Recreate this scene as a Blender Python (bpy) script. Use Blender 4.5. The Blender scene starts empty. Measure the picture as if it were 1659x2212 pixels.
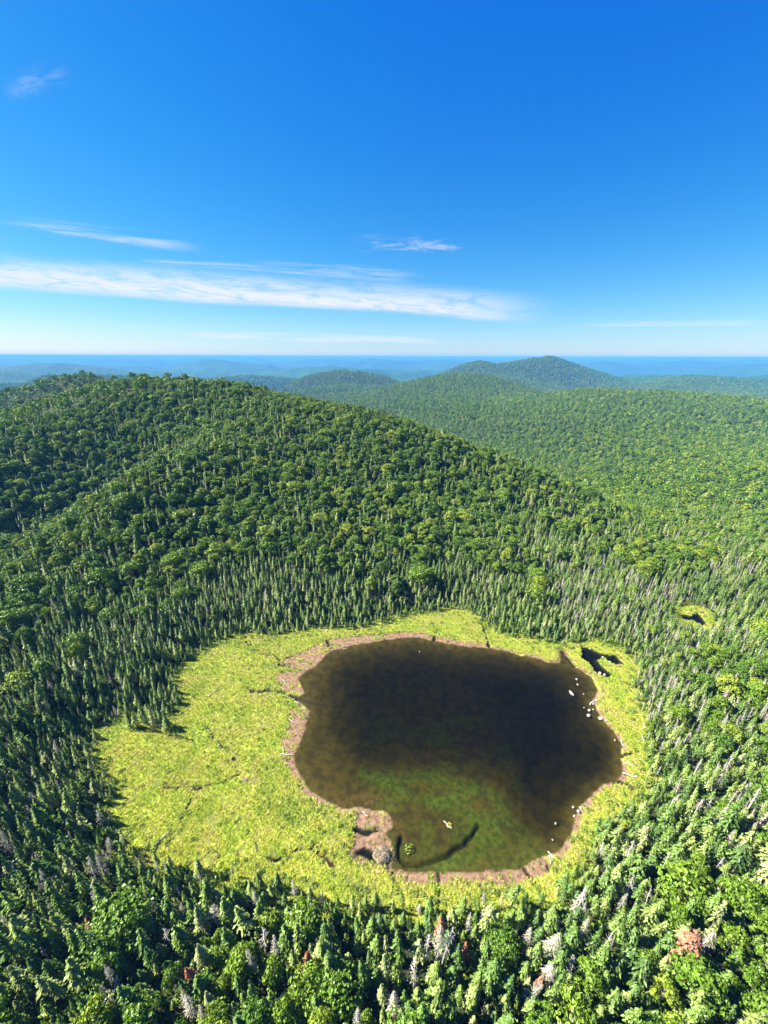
import bpy, math, random
import numpy as np
from mathutils import Vector, Matrix
random.seed(7); rng = np.random.default_rng(11)
R = math.radians
sc = bpy.context.scene
col = sc.collection

# ------------------------------------------------------------------ camera, sky, sun, exposure
CAMZ = 125.0
PITCH = 22.21
cam_d = bpy.data.cameras.new('camera'); cam = bpy.data.objects.new('camera', cam_d); col.objects.link(cam)
cam_d.sensor_fit = 'VERTICAL'; cam_d.sensor_height = 36; cam_d.lens = 36 * 822.9 / 2212
cam_d.clip_start = 0.5; cam_d.clip_end = 150000
cam.location = (0, 0, CAMZ)
cam.rotation_euler = (Matrix.Rotation(R(90 - PITCH), 4, 'X') @ Matrix.Rotation(R(0.18), 4, 'Z')).to_euler()
sc.camera = cam

SUN_EL, SUN_AZ = 41.0, -81.0          # azimuth measured from +Y towards +X
sd_ = bpy.data.lights.new('sun', 'SUN'); sun = bpy.data.objects.new('sun', sd_); col.objects.link(sun)
sd_.energy = 5.0; sd_.angle = R(0.5); sd_.color = (1.0, 0.95, 0.86)
sv = Vector((math.sin(R(SUN_AZ)) * math.cos(R(SUN_EL)), math.cos(R(SUN_AZ)) * math.cos(R(SUN_EL)), math.sin(R(SUN_EL))))
sun.rotation_euler = sv.to_track_quat('Z', 'Y').to_euler(); sun.location = sv * 400

sc.view_settings.view_transform = 'Standard'; sc.view_settings.look = 'None'
EXPO = 2.3; SKY = 0.05
sc.view_settings.exposure = EXPO; sc.view_settings.gamma = 1.0
sc.cycles.max_bounces = 5; sc.cycles.diffuse_bounces = 1; sc.cycles.glossy_bounces = 2
sc.cycles.transmission_bounces = 3; sc.cycles.transparent_max_bounces = 8; sc.cycles.volume_bounces = 0
sc.cycles.use_adaptive_sampling = False
sc.cycles.use_denoising = True

class NT:
    """small node-tree writer"""
    def __init__(s, tree): s.t = tree; s.t.nodes.clear()
    def n(s, kind, _o=None, **kw):
        nd = s.t.nodes.new(kind)
        for k, v in kw.items():
            if k.startswith('i_'):
                k = k[2:]; k = int(k) if k.isdigit() else k.replace('_', ' ')
                if isinstance(v, bpy.types.NodeSocket): s.t.links.new(v, nd.inputs[k])
                else: nd.inputs[k].default_value = v
            else: setattr(nd, k, v)
        return nd
    def m(s, op, a, b=0.0, c=None, clamp=False):
        nd = s.t.nodes.new('ShaderNodeMath'); nd.operation = op; nd.use_clamp = clamp
        for i, v in enumerate((a, b) if c is None else (a, b, c)):
            if isinstance(v, bpy.types.NodeSocket): s.t.links.new(v, nd.inputs[i])
            else: nd.inputs[i].default_value = v
        return nd.outputs[0]
    def mr(s, v, a, b, lo=0.0, hi=1.0, smooth=True):
        nd = s.t.nodes.new('ShaderNodeMapRange'); nd.interpolation_type = 'SMOOTHSTEP' if smooth else 'LINEAR'
        s.t.links.new(v, nd.inputs[0])
        for i, q in enumerate((a, b, lo, hi)): nd.inputs[i + 1].default_value = q
        return nd.outputs[0]
    def mix(s, f, a, b, mode='MIX'):
        nd = s.t.nodes.new('ShaderNodeMix'); nd.data_type = 'RGBA'; nd.blend_type = mode
        for i, v in ((0, f), (6, a), (7, b)):
            if isinstance(v, bpy.types.NodeSocket): s.t.links.new(v, nd.inputs[i])
            else: nd.inputs[i].default_value = v if i == 0 else (*v, 1) if len(v) == 3 else v
        return nd.outputs[2]
    def noise(s, vec, scale, detail=4, rough=0.55, dist=0.0):
        nd = s.n('ShaderNodeTexNoise', i_Scale=scale, i_Detail=detail, i_Roughness=rough, i_Distortion=dist)
        if vec is not None: s.t.links.new(vec, nd.inputs['Vector'])
        return nd.outputs['Fac']
    def l(s, a, b): s.t.links.new(a, b)

# world: physical sky with high thin cloud
w = bpy.data.worlds.new('World'); sc.world = w; w.use_nodes = True
T = NT(w.node_tree)
sky = T.n('ShaderNodeTexSky', sky_type='NISHITA', sun_disc=False)
sky.sun_elevation = R(SUN_EL); sky.sun_rotation = R(SUN_AZ); sky.altitude = 700; sky.air_density = 1.0; sky.dust_density = 0.35; sky.ozone_density = 3.0
hs = T.n('ShaderNodeHueSaturation', i_Hue=0.502, i_Saturation=1.42, i_Value=1.0, i_Color=sky.outputs[0])
ss = T.n('ShaderNodeSeparateColor'); T.l(hs.outputs[0], ss.inputs[0]); kk_ = 0.224; K_ = SKY * 2 ** EXPO; m_ = kk_ / K_
R1 = T.m('ADD', T.m('MULTIPLY', ss.outputs[0], .47 * m_), .008 / K_)
G1 = T.m('DIVIDE', T.m('MULTIPLY', ss.outputs[1], .93 * m_), T.m('ADD', 1.0, T.m('MULTIPLY', ss.outputs[1], .42 * kk_)))
B1 = T.m('ADD', T.m('MULTIPLY', ss.outputs[2], .36 * m_), .52 / K_)
cs_ = T.n('ShaderNodeCombineColor', i_0=R1, i_1=G1, i_2=B1)
tc = T.n('ShaderNodeTexCoord'); sep = T.n('ShaderNodeSeparateXYZ'); T.l(tc.outputs['Generated'], sep.inputs[0])
yp = T.m('MAXIMUM', sep.outputs[1], 0.02)
cx = T.m('DIVIDE', sep.outputs[0], yp); cz = T.m('DIVIDE', sep.outputs[2], yp)
def lin(x0, z0, x1, z1):       # height of the streak's lower edge as a line through two directions
    k = (z1 - z0) / (x1 - x0); return T.m('ADD', T.m('MULTIPLY', cx, k), z0 - k * x0)
def streak(x0, z0, x1, z1, up, dn, sc_x, sc_y, lo, hi, strength, seed, rough=0.6, fade=0.12):
    base = lin(x0, z0, x1, z1)
    d = T.m('SUBTRACT', cz, base)
    cv = T.n('ShaderNodeCombineXYZ', i_X=T.m('MULTIPLY', cx, sc_x), i_Y=T.m('MULTIPLY', d, sc_y), i_Z=seed)
    nz = T.noise(cv.outputs[0], 1.0, 6, rough, 0.4)
    wob = T.noise(cv.outputs[0], 0.45, 3, 0.5)
    d2 = T.m('ADD', d, T.m('MULTIPLY', T.m('SUBTRACT', wob, 0.5), up * 1.0))
    above = T.mr(d2, 0.0, up, 1, 0); below = T.mr(d2, -dn, 0.0, 0, 1)
    xs = T.mr(cx, x0 - fade * 0.3, x0 + fade, 0, 1); xe = T.mr(cx, x1 - fade, x1 + fade * 0.3, 1, 0)
    mk = T.m('MULTIPLY', T.m('MULTIPLY', above, below), T.m('MULTIPLY', xs, xe))
    cf = T.n('ShaderNodeCombineXYZ', i_X=T.m('MULTIPLY', T.m('ADD', cx, T.m('MULTIPLY', d, 1.5)), sc_x * 5), i_Y=T.m('MULTIPLY', d, sc_y * 2.6), i_Z=seed + 3)
    fine = T.mr(T.noise(cf.outputs[0], 1.0, 5, .68, .8), .30, .58, .42, 1.0)
    return T.m('MULTIPLY', T.m('MULTIPLY', T.m('MULTIPLY', mk, T.mr(nz, lo, hi, 0, 1)), fine), strength)
cl = [
    streak(-1.15, 0.168, 0.36, 0.088, 0.066, 0.022, 2.2, 24, 0.18, 0.46, 1.0, 1.3, 0.58, 0.22),
    streak(-0.95, 0.152, 0.20, 0.100, 0.035, 0.016, 2.0, 34, 0.25, 0.60, 0.85, 8.1, 0.62, 0.25),
    streak(-0.82, 0.262, -0.42, 0.222, 0.026, 0.012, 3.0, 60, 0.38, 0.66, 0.62, 4.2, 0.62, 0.12),
    streak(-0.55, 0.195, -0.22, 0.178, 0.012, 0.008, 4.0, 90, 0.35, 0.62, 0.5, 9.7, 0.6, 0.08),
    streak(-0.30, 0.182, 0.09, 0.158, 0.030, 0.012, 4.0, 60, 0.36, 0.68, 0.5, 5.9, 0.65, 0.10),
    streak(-0.07, 0.222, 0.19, 0.224, 0.026, 0.014, 9.0, 60, 0.45, 0.68, 0.65, 2.9, 0.65, 0.05),
    streak(-0.50, 0.045, 0.16, 0.030, 0.016, 0.006, 10., 120, 0.38, 0.54, 0.75, 3.3, 0.6, 0.10),
    streak(0.45, 0.070, 0.95, 0.075, 0.010, 0.006, 4.0, 120, 0.34, 0.60, 0.55, 6.6, 0.6, 0.14),
    streak(0.22, 0.112, 0.30, 0.110, 0.007, 0.005, 6.0, 120, 0.30, 0.60, 0.55, 7.7, 0.6, 0.03),
    streak(-.74, 0.475, -.61, 0.50, 0.03, 0.02, 9.0, 30, 0.40, 0.70, 0.30, 14.4, 0.6, 0.05),
    streak(-.40, 0.118, 0.12, 0.108, 0.02, 0.010, 5.0, 70, 0.42, 0.66, 0.5, 17.4, 0.65, 0.10),
    streak(-1.0, 0.150, -0.83, 0.140, 0.012, 0.006, 5.0, 100, 0.30, 0.60, 0.6, 12.7, 0.6, 0.05),
]
acc = cl[0]
for c_ in cl[1:]: acc = T.m('MAXIMUM', acc, c_)
acc = T.m('MULTIPLY', acc, T.mr(sep.outputs[1], 0.1, 0.3))
cloudcol = (.86 / K_, .92 / K_, 1.02 / K_, 1)
skyc = T.mix(acc, cs_.outputs[0], cloudcol)
bg = T.n('ShaderNodeBackground', i_Color=skyc, i_Strength=SKY)
T.l(bg.outputs[0], T.n('ShaderNodeOutputWorld').inputs[0])

# ------------------------------------------------------------------ helpers
def tag(o, label=None, cat=None, group=None, kind=None):
    if label: o['label'] = label
    if cat: o['category'] = cat
    if group: o['group'] = group
    if kind: o['kind'] = kind
    return o
def mesh_np(name, verts, faces, smooth=False):
    """verts (n,3) array, faces (m,k) array all of one size k"""
    verts = np.asarray(verts, np.float32); faces = np.asarray(faces, np.int32)
    me = bpy.data.meshes.new(name); k = faces.shape[1]
    me.vertices.add(len(verts)); me.vertices.foreach_set('co', verts.ravel())
    me.loops.add(faces.size); me.loops.foreach_set('vertex_index', faces.ravel())
    me.polygons.add(len(faces)); me.polygons.foreach_set('loop_start', np.arange(0, faces.size, k, dtype=np.int32))
    me.polygons.foreach_set('loop_total', np.full(len(faces), k, np.int32))
    me.update(calc_edges=True)
    me.polygons.foreach_set('use_smooth', np.full(len(faces), smooth))
    me.validate(); return me
def fattr(me, name, vals, dom='POINT'):
    a = me.attributes.new(name, 'FLOAT', dom); a.data.foreach_set('value', np.asarray(vals, np.float32))
def link(name, me, mat=None, parent=None):
    o = bpy.data.objects.new(name, me); col.objects.link(o)
    if mat and not me.materials: me.materials.append(mat)
    if parent: o.parent = parent
    return o

SN, CS, F = math.sin(R(PITCH)), math.cos(R(PITCH)), 822.9
def gp(u, v, z=0.0):           # a place on the ground sheet at height z
    xc, yc = (u - 829.5) / F, (v - 1106) / F
    t = (CAMZ - z) / (SN + yc * CS); return (xc * t, (CS - yc * SN) * t)
def gq(u, v, d, dz=-9):        # a place d metres in front
    xc, yc = (u - 829.5) / F, (v - 1106) / F
    return (xc * d, (CS - yc * SN) * d, CAMZ - d * (SN + yc * CS) + dz)
def proj(x, y, z):
    zz = z - CAMZ; dep = y * CS - zz * SN; up = y * SN + zz * CS
    dep = np.maximum(dep, 0.1); return 829.5 + F * x / dep, 1106 - F * up / dep, dep

def vnoise(x, y, seed=0):
    xi = np.floor(x).astype(np.int64); yi = np.floor(y).astype(np.int64); fx = x - xi; fy = y - yi
    fx = fx * fx * fx * (fx * (fx * 6 - 15) + 10); fy = fy * fy * fy * (fy * (fy * 6 - 15) + 10)
    def h(a, b):
        n = (a * 374761393 + b * 668265263 + seed * 974634777) & 0xFFFFFFFF
        n = ((n ^ (n >> 13)) * 1274126177) & 0xFFFFFFFF
        return ((n ^ (n >> 16)) & 0xFFFF) / 65535.0
    a, b, c, d = h(xi, yi), h(xi + 1, yi), h(xi, yi + 1), h(xi + 1, yi + 1)
    return (a * (1 - fx) + b * fx) * (1 - fy) + (c * (1 - fx) + d * fx) * fy
def fbm(x, y, oct=4, seed=0, gain=0.5):
    s = 0; a = 1; t = 0
    for i in range(oct):
        s = s + a * vnoise(x * 2 ** i + i * 17.3, y * 2 ** i - i * 9.1, seed + i); t += a; a *= gain
    return s / t
def sstep(v, a, b):
    t = np.clip((v - a) / (b - a), 0, 1); return t * t * (3 - 2 * t)
def poly_sd(px, py, poly):
    """signed distance, negative inside"""
    P = np.array(poly, float); Q = np.roll(P, -1, 0); d2 = np.full(px.shape, 1e18); ins = np.zeros(px.shape, bool)
    for (ax, ay), (bx, by) in zip(P, Q):
        ex, ey = bx - ax, by - ay; L = ex * ex + ey * ey + 1e-12
        t = np.clip(((px - ax) * ex + (py - ay) * ey) / L, 0, 1)
        d2 = np.minimum(d2, (px - ax - t * ex) ** 2 + (py - ay - t * ey) ** 2)
        if by != ay:
            c = ((ay > py) != (by > py)) & (px < (bx - ax) * (py - ay) / (by - ay) + ax); ins ^= c
    d = np.sqrt(d2); return np.where(ins, -d, d)
def line_d(px, py, pts):
    d2 = np.full(px.shape, 1e18)
    for (ax, ay), (bx, by) in zip(pts[:-1], pts[1:]):
        ex, ey = bx - ax, by - ay; L = ex * ex + ey * ey + 1e-12
        t = np.clip(((px - ax) * ex + (py - ay) * ey) / L, 0, 1)
        d2 = np.minimum(d2, (px - ax - t * ex) ** 2 + (py - ay - t * ey) ** 2)
    return np.sqrt(d2)
G = lambda pts: [gp(*p) for p in pts]

MARSH = G([(535,1372),(600,1374),(650,1367),(705,1362),(760,1362),(820,1350),(870,1337),(920,1327),(985,1317),(1015,1327),(1048,1350),(1080,1370),(1120,1380),
    (1160,1386),(1215,1396),(1245,1388),(1295,1385),(1340,1405),(1372,1440),(1362,1470),(1366,1500),(1374,1530),(1382,1570),(1394,1620),(1398,1680),(1376,1725),
    (1315,1764),(1276,1802),(1252,1845),(1222,1896),(1190,1932),(1150,1940),(1080,1944),(980,1956),(900,1954),(800,1950),(720,1948),(640,1925),(560,1900),
    (480,1882),(400,1876),(330,1855),(275,1815),(245,1760),(262,1700),(240,1660),(208,1620),(222,1575),(290,1560),(340,1562),(385,1540),(402,1515),(378,1490),
    (388,1460),(430,1412),(480,1387)])
BOG = G([(1468,1322),(1490,1308),(1520,1318),(1538,1340),(1530,1362),(1500,1358),(1468,1350)])
POND = G([(700,1417),(720,1404),(765,1392),(800,1388),(830,1382),(860,1377),(900,1375),(940,1383),(975,1390),(1010,1395),(1050,1398),(1085,1403),(1120,1412),(1160,1420),
    (1185,1430),(1208,1428),(1212,1405),(1222,1408),(1238,1437),(1262,1448),(1280,1462),(1296,1490),(1284,1512),(1303,1552),(1329,1579),(1351,1611),(1345,1632),
    (1351,1670),(1332,1689),(1297,1699),(1273,1729),(1251,1756),(1241,1793),(1222,1826),(1212,1842),(1155,1858),(1133,1878),(1090,1885),(1036,1888),(945,1887),
    (875,1889),(846,1878),(850,1845),(842,1820),(830,1800),(846,1785),(842,1762),(815,1752),(780,1748),(750,1750),(700,1732),(670,1710),(650,1682),(636,1655),
    (632,1632),(645,1605),(655,1582),(662,1560),(668,1539),(650,1522),(632,1509),(655,1499),(648,1480),(645,1462),(665,1447),(685,1437)])
POOLS = [G(p) for p in (
    [(1258,1398),(1275,1400),(1300,1412),(1330,1415),(1352,1436),(1330,1434),(1306,1420),(1290,1424),(1302,1440),(1322,1455),(1312,1463),(1288,1452),(1276,1434),(1258,1420)],
    [(1472,1326),(1495,1330),(1508,1322),(1518,1332),(1526,1346),(1516,1350),(1503,1340),(1480,1336)],
    [(770,1838),(800,1836),(838,1846),(842,1868),(800,1856),(775,1850)],
    [(765,1790),(800,1792),(820,1796),(800,1802),(770,1800)])]
DEEP = G([(745,1425),(830,1400),(900,1392),(1000,1408),(1100,1420),(1215,1452),(1262,1520),(1312,1600),(1325,1650),(1290,1680),(1240,1720),(1190,1790),(1140,1760),
    (1100,1700),(1000,1675),(900,1672),(820,1675),(750,1660),(715,1600),(705,1520),(715,1460)])
ALGAE = [G(p) for p in (
    [(780,1665),(850,1672),(930,1668),(1000,1690),(1070,1700),(1100,1735),(1112,1775),(1085,1800),(1030,1790),(1010,1760),(960,1740),(900,1720),(850,1700)],
    [(930,1870),(960,1855),(1010,1830),(1035,1840),(990,1870),(960,1885)], [(1010,1770),(1080,1790),(1100,1820),(1060,1835),(1000,1815)])]
DARKBED = [G(p) for p in ([(860,1690),(930,1682),(990,1705),(960,1722),(900,1712)], [(1010,1710),(1060,1712),(1085,1740),(1060,1755),(1015,1740)])]
CHAN = G([(868,1810),(862,1830),(862,1852),(874,1866),(905,1866),(935,1861),(965,1848),(990,1832),(1010,1815),(1025,1800),(1035,1780)])
CREEKS = [(G(p), w_) for p, w_ in (
    ([(530,1390),(545,1402),(560,1412),(590,1418),(603,1424),(603,1440),(640,1447)], .42),
    ([(535,1490),(555,1500),(580,1494),(610,1498),(640,1508)], .5), ([(360,1700),(395,1703),(425,1708),(470,1694),(520,1672)], .25),
    ([(450,1575),(470,1605),(490,1625),(510,1645)], .3),
    ([(590,1862),(620,1848),(650,1836),(686,1832),(694,1850),(725,1870)], .3), ([(1042,1346),(1050,1372),(1057,1397)], .42),
    ([(937,1350),(944,1362),(938,1382)], .5), ([(1332,1689),(1352,1692),(1378,1708)], .4), ([(704,1380),(712,1396)], .5),
    ([(1345,1632),(1368,1628)], .3), ([(852,1885),(850,1950)], .16), ([(948,1880),(952,1936)], .2), ([(1135,1876),(1160,1912)], .22), ([(1180,1868),(1188,1882)], .15),
    ([(640,1509),(680,1520),(730,1522)], .5), ([(1215,1408),(1240,1437)], .5), ([(420,1720),(400,1760),(360,1830)], .16))]
MUD = [G(p) for p in (
    [(603,1442),(615,1425),(650,1412),(690,1388),(715,1380),(790,1372),(850,1366),(905,1364),(940,1374),(990,1383),(1060,1392),(1060,1402),(900,1385),(720,1412),(665,1450)],
    [(592,1462),(620,1450),(660,1450),(655,1500),(610,1494)], [(622,1532),(668,1538),(658,1585),(635,1634),(612,1630),(606,1600),(622,1575)],
    [(745,1856),(765,1820),(768,1760),(800,1744),(850,1752),(850,1790),(835,1808),(850,1835),(848,1870),(780,1872)],
    [(846,1878),(1130,1878),(1215,1846),(1190,1885),(1110,1915),(1000,1905),(880,1915)], [(512,1680),(540,1678),(556,1688),(530,1694)],
    [(606,1638),(632,1635),(650,1682),(632,1676)])]
BASINS = [MARSH, BOG]

# ------------------------------------------------------------------ terrain height
CP = [(0,0,10),(0,-200,35),(-300,-150,50),(300,-150,40),(-150,20,14),(150,20,10),
    (*gp(200,2150,6),6),(*gp(800,2180,4),4),(*gp(1500,2150,5),5),(*gp(0,1900,7),7),(*gp(0,1650,9),9),(*gp(100,1500,9),9),(*gp(1655,1900,5),5),(*gp(1655,1600,5),5),(*gp(1655,1400,3),3),
    (-60,120,1),(0,100,0),(60,100,0),(-70,95,1),(0,150,2),(60,150,1.5),(95,130,1.5),
    gq(0,1330,182,0),(-240,110,26),(-330,60,40),
    (-128,205,20),(-174,232,46),(-151,279,54),(-184,150,18),(-214,268,14),(-240,226,2),(-192,308,32),(-258,188,2),(-290,262,36),(-325,210,32),
    (-60,200,17),(0,200,12),(-60,270,40),(0,270,33),(60,230,12),(60,290,26),(120,250,6),(-120,330,64),(-40,330,60),
    gq(20,890,400),gq(110,858,420),gq(240,817,440),gq(360,805,430),gq(520,824,415),gq(640,850,395),gq(760,875,370),gq(850,897,360),gq(950,930,345),gq(1100,990,325),gq(1290,1075,300),
    gq(190,806,720),gq(40,838,640),(-560,560,30),(-330,560,62),(-200,560,45),(-60,500,25),(60,450,5),(160,400,-12),
    (-400,900,-60),(-150,800,-60),(50,650,-45),(-900,1000,-80),(-900,500,40),
    gq(1400,1130,290,-8),gq(1640,1150,290,-7),gq(1300,1040,500),gq(1420,1080,390),gq(1500,1060,440),gq(1500,1000,560),gq(1200,985,700),gq(1100,940,880),gq(1000,900,1080),(230,430,-30),(160,520,-50),gq(1640,1000,500),
    gq(1400,920,850),gq(1640,930,850),gq(1250,900,900),gq(1140,860,1300),gq(1210,843,1300),gq(1270,836,1330),gq(1330,838,1330),gq(1430,843,1300),gq(1530,850,1300),gq(1659,866,1300),(1500,1000,-40),
    gq(1112,824,1900),gq(1070,807,1980),gq(1030,803,2000),gq(980,804,2000),gq(930,809,2000),gq(880,821,2000),gq(830,834,2000),gq(700,850,2200),gq(1090,858,1500),gq(1000,850,1500),gq(800,860,1600),gq(900,872,1300),(400,3000,-190),(1300,2300,-180),(2200,2200,-230),(-800,1800,-190),(-1500,1500,-200),
    (500,2600,-130),(800,1750,-60),(0,2600,-170),(-1500,300,-60),(1200,300,-40),(1800,900,-180)]
CP = np.array(CP, float); _c = 45.0
def _ker(ax, ay): return np.sqrt((ax[:, None] - CP[None, :, 0]) ** 2 + (ay[:, None] - CP[None, :, 1]) ** 2 + _c * _c)
_A = _ker(CP[:, 0], CP[:, 1]); _n = len(CP)
_M = np.zeros((_n + 1, _n + 1)); _M[:_n, :_n] = _A - np.eye(_n) * 2.0; _M[:_n, _n] = 1; _M[_n, :_n] = 1
_W = np.linalg.solve(_M, np.append(CP[:, 2], 0))
RIDGES = [(3500, 430, [(820,856),(860,848),(900,833),(955,804),(1000,786),(1030,779.5),(1050,782),(1065,786),(1100,781),(1150,773),(1187,768.5),(1210,772),(1260,789),(1330,809),(1395,834),(1450,848)]),
    (2650, 230, [(600,842),(640,822),(660,813),(700,806),(740,802),(770,804),(800,810),(840,818),(880,834)]), (2350, 120, [(640,862),(680,846),(715,837),(760,834),(800,840),(850,858)]),
    (8700, 600, [(1380,815),(1450,802),(1504,794),(1554,789),(1630,783),(1680,782),(1760,790)]), (10000, 700, [(1225,793),(1264,783),(1290,778),(1320,781),(1370,792)]),
    (8500, 700, [(360,790),(425,782),(450,777),(480,779),(540,786),(600,790)]), (5200, 500, [(-60,800),(20,794),(70,788),(120,787),(170,793),(230,802),(300,812)]), (2600, 200, [(30,836),(60,826),(80,818),(107,811),(128,813),(160,824)]),
    (12000, 900, [(620,782),(680,777),(730,778),(790,774),(860,779),(930,784)]), (6200, 400, [(560,806),(640,796),(720,794),(800,800),(870,806)]), (10500, 800, [(1380,786),(1440,780),(1500,778),(1560,780),(1620,785)])]
def ridge_z(far, x, y):
    for d, sg, pts in RIDGES:
        px_ = [(u - 829.5) / F * d for u, v in pts]; pz = [CAMZ - d * (SN + (v - 1106) / F * CS) - 8 for u, v in pts]; cy = d * 1.078
        ww = np.exp(-np.abs((y - cy + .25 * sg * np.sin(x / sg)) / sg) ** 1.7) * sstep(x, px_[0] - .3 * sg, px_[0] + .3 * sg) * (1 - sstep(x, px_[-1] - .3 * sg, px_[-1] + .3 * sg))
        hz_ = np.interp(x, px_, pz) + .015 * sg * (fbm(x / sg * 2.2, y / sg * 2.2, 3, 66) - .5)
        far = np.where(hz_ > far, far + (hz_ - far) * ww, far)
    return far
def terrain(x, y):
    x = np.asarray(x, float).ravel(); y = np.asarray(y, float).ravel(); r = np.hypot(x, y)
    out = np.zeros(len(x))
    near = r < 3300
    if near.any():
        xn, yn = x[near], y[near]; z = np.zeros(len(xn))
        for i in range(0, len(xn), 100000):
            z[i:i + 100000] = _ker(xn[i:i + 100000], yn[i:i + 100000]) @ _W[:_n] + _W[_n]
        out[near] = z
    far = -265 + 520 * np.maximum(fbm(x / 1900, y / 1300, 3, 5, .45) - 0.34, 0) ** 1.1
    far = far + 70 * (fbm(x / 520 + 3, y / 520, 3, 9) - 0.5) * sstep(far, -250, -190)
    far = far + 55 * sstep(r, 9000, 22000) + 45 * sstep(r, 16000, 32000)
    fk = sstep(r, 9000, 15000); cap = CAMZ - 80 - 62 * fk + (70 + 190 * fk) * fbm(x / 1500, y / 4000, 3, 3) - 40 * (1 - sstep(r, 5000, 11000)); far = cap - 30 * np.log1p(np.exp(np.clip((cap - far) / 30, -30, 30)))
    lk = np.hypot((x - 5250) / 900, (y - 7250) / 480)
    far = np.where(r > 3000, far * sstep(lk, .9, 2.2) + (-252) * (1 - sstep(lk, .9, 2.2)), far)
    far = np.minimum(ridge_z(far, x, y), CAMZ - 5 + 16 * sstep(r, 12000, 16000))
    k = sstep(r, 2050, 2400)
    z = out * (1 - k) + far * k
    amp = sstep(r, 190, 500)
    z = z + amp * (7 * (fbm(x / 95, y / 95, 3, 21) - .5)) + sstep(r, 450, 900) * 15 * (fbm(x / 330, y / 330, 3, 31) - .5) * (1 - k * .3)
    nb = r < 330
    if nb.any():
        s = np.minimum(poly_sd(x[nb], y[nb], MARSH), poly_sd(x[nb], y[nb], BOG))
        kk = sstep(s, 2, 24); zz = z[nb] * kk + 0.15 * (1 - kk)
        zz = np.maximum(zz, 0.02 + 0.05 * s)
        z[nb] = np.where(s > 0.6, zz, zz - 7 * sstep(-s, -.6, 3.5))
    return z

def attr(T, name):
    return T.n('ShaderNodeAttribute', attribute_name=name).outputs['Fac']
def principled(T, **kw):
    kw.setdefault('i_Specular_IOR_Level', .08); return T.n('ShaderNodeBsdfPrincipled', **kw)
def finish(T, sh): T.l(sh, T.n('ShaderNodeOutputMaterial').inputs[0])
def newmat(name):
    m = bpy.data.materials.new(name); m.use_nodes = True; return m, NT(m.node_tree)

# forest floor
m_floor, T = newmat('forest_floor')
pos = T.n('ShaderNodeNewGeometry').outputs['Position']
c = T.mix(T.mr(T.noise(pos, .35, 5), .35, .65), (.020, .018, .010), (.022, .036, .012))
c = T.mix(T.mr(T.noise(pos, .08, 3), .55, .7), c, (.035, .055, .014))
bp = T.n('ShaderNodeBump', i_Strength=0.8, i_Distance=0.5, i_Height=T.noise(pos, 1.2, 5))
finish(T, principled(T, i_Base_Color=c, i_Roughness=.95, i_Normal=bp.outputs[0]).outputs[0])

def polar(r0, r1, nr, a0, a1, na):
    rr = np.geomspace(r0, r1, nr); aa = np.linspace(R(a0), R(a1), na)
    A, Rr = np.meshgrid(aa, rr); return (np.sin(A) * Rr).ravel(), (np.cos(A) * Rr).ravel(), Rr.ravel()
def gridfaces(nr, na, wrap=False):
    i = np.arange(nr - 1)[:, None] * na; j = np.arange(na - 1)[None, :]
    a = (i + j).ravel(); return np.stack([a, a + 1, a + na + 1, a + na], 1)[:, ::-1]
NR, NA = 360, 720
x, y, r = polar(6, 60000, NR, -180, 180, NA)
z = terrain(x, y); vis_ang = np.maximum.accumulate(((z + 7 - CAMZ) / r).reshape(NR, NA), 0); z = np.where(r > 4300, z - 3, z)
me = mesh_np('ground', np.stack([x, y, z], 1), gridfaces(NR, NA), True)
tag(link('ground', me, m_floor), kind='structure')

# ------------------------------------------------------------------ marsh basin (sedge mat, shore mud and pond bed in one sheet)
gx = np.arange(-122, 196, .5); gy = np.arange(40, 186, .5); nx, ny = len(gx), len(gy)
X, Y = np.meshgrid(gx, gy); X = X.ravel(); Y = Y.ravel()
wx = X + 3.0 * (fbm(X / 4, Y / 4, 4, 41, .6) - .5) + 7 * (fbm(X / 14, Y / 14, 2, 47) - .5); wy = Y + 1.6 * (fbm(X / 4, Y / 4, 3, 42) - .5)
sm = np.minimum(poly_sd(X, Y, MARSH), poly_sd(X, Y, BOG))
wx1 = X + 1.1 * (fbm(X / 2.5, Y / 2.5, 3, 41) - .5); wy1 = Y + 1.3 * (fbm(X / 2.5, Y / 2.5, 3, 42) - .5)
sp = poly_sd(wx1, wy1, POND)
spl = np.min([poly_sd(wx1, wy1, p) for p in POOLS], 0)
sdp = poly_sd(wx, wy, DEEP)
zm = 0.24 + .30 * (fbm(X / 1.1, Y / 1.1, 3, 51) - .35) + .35 * (fbm(X / 9, Y / 9, 2, 52) - .4)
mud = np.max([1 - sstep(poly_sd(wx1, wy1, p), -.6, .5) for p in MUD], 0)
mud = np.maximum(mud, (1 - sstep(np.abs(sp - .2), .4, 1.2)) * sstep(fbm(X / 3, Y / 3, 3, 61), .30, .42))
mud = mud * sstep(fbm(X / 1.8, Y / 1.8, 3, 63), .20, .34)
z = zm * (1 - mud) + (0.07 + .14 * (fbm(X / 1.4, Y / 1.4, 3, 53) - .4)) * mud
z = z * sstep(sp, -.1, 1.1) + .03 * (1 - sstep(sp, -.1, 1.1))
depth = .10 + .30 * sstep(-sp, .2, 7) + .55 * sstep(-sdp, -8, 6) + 1.15 * sstep(-sdp, -2, 17)
rside = sstep(X, 30, 60) * .45 * sstep(-sp, .5, 5); depth += rside + .10 * (fbm(X / 6, Y / 6, 3, 55) - .5)
dch = line_d(wx1, wy1, CHAN); depth += .95 * (1 - sstep(dch, .15, .85))
z = np.where(sp < 0, -depth * sstep(-sp, 0, .8) + .03 * (1 - sstep(-sp, 0, .8)), z)
z = np.where(spl < .4, np.minimum(z, .1 - 1.5 * sstep(-spl, -.4, 1.2)), z)
cr = np.zeros(len(X))
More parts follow.
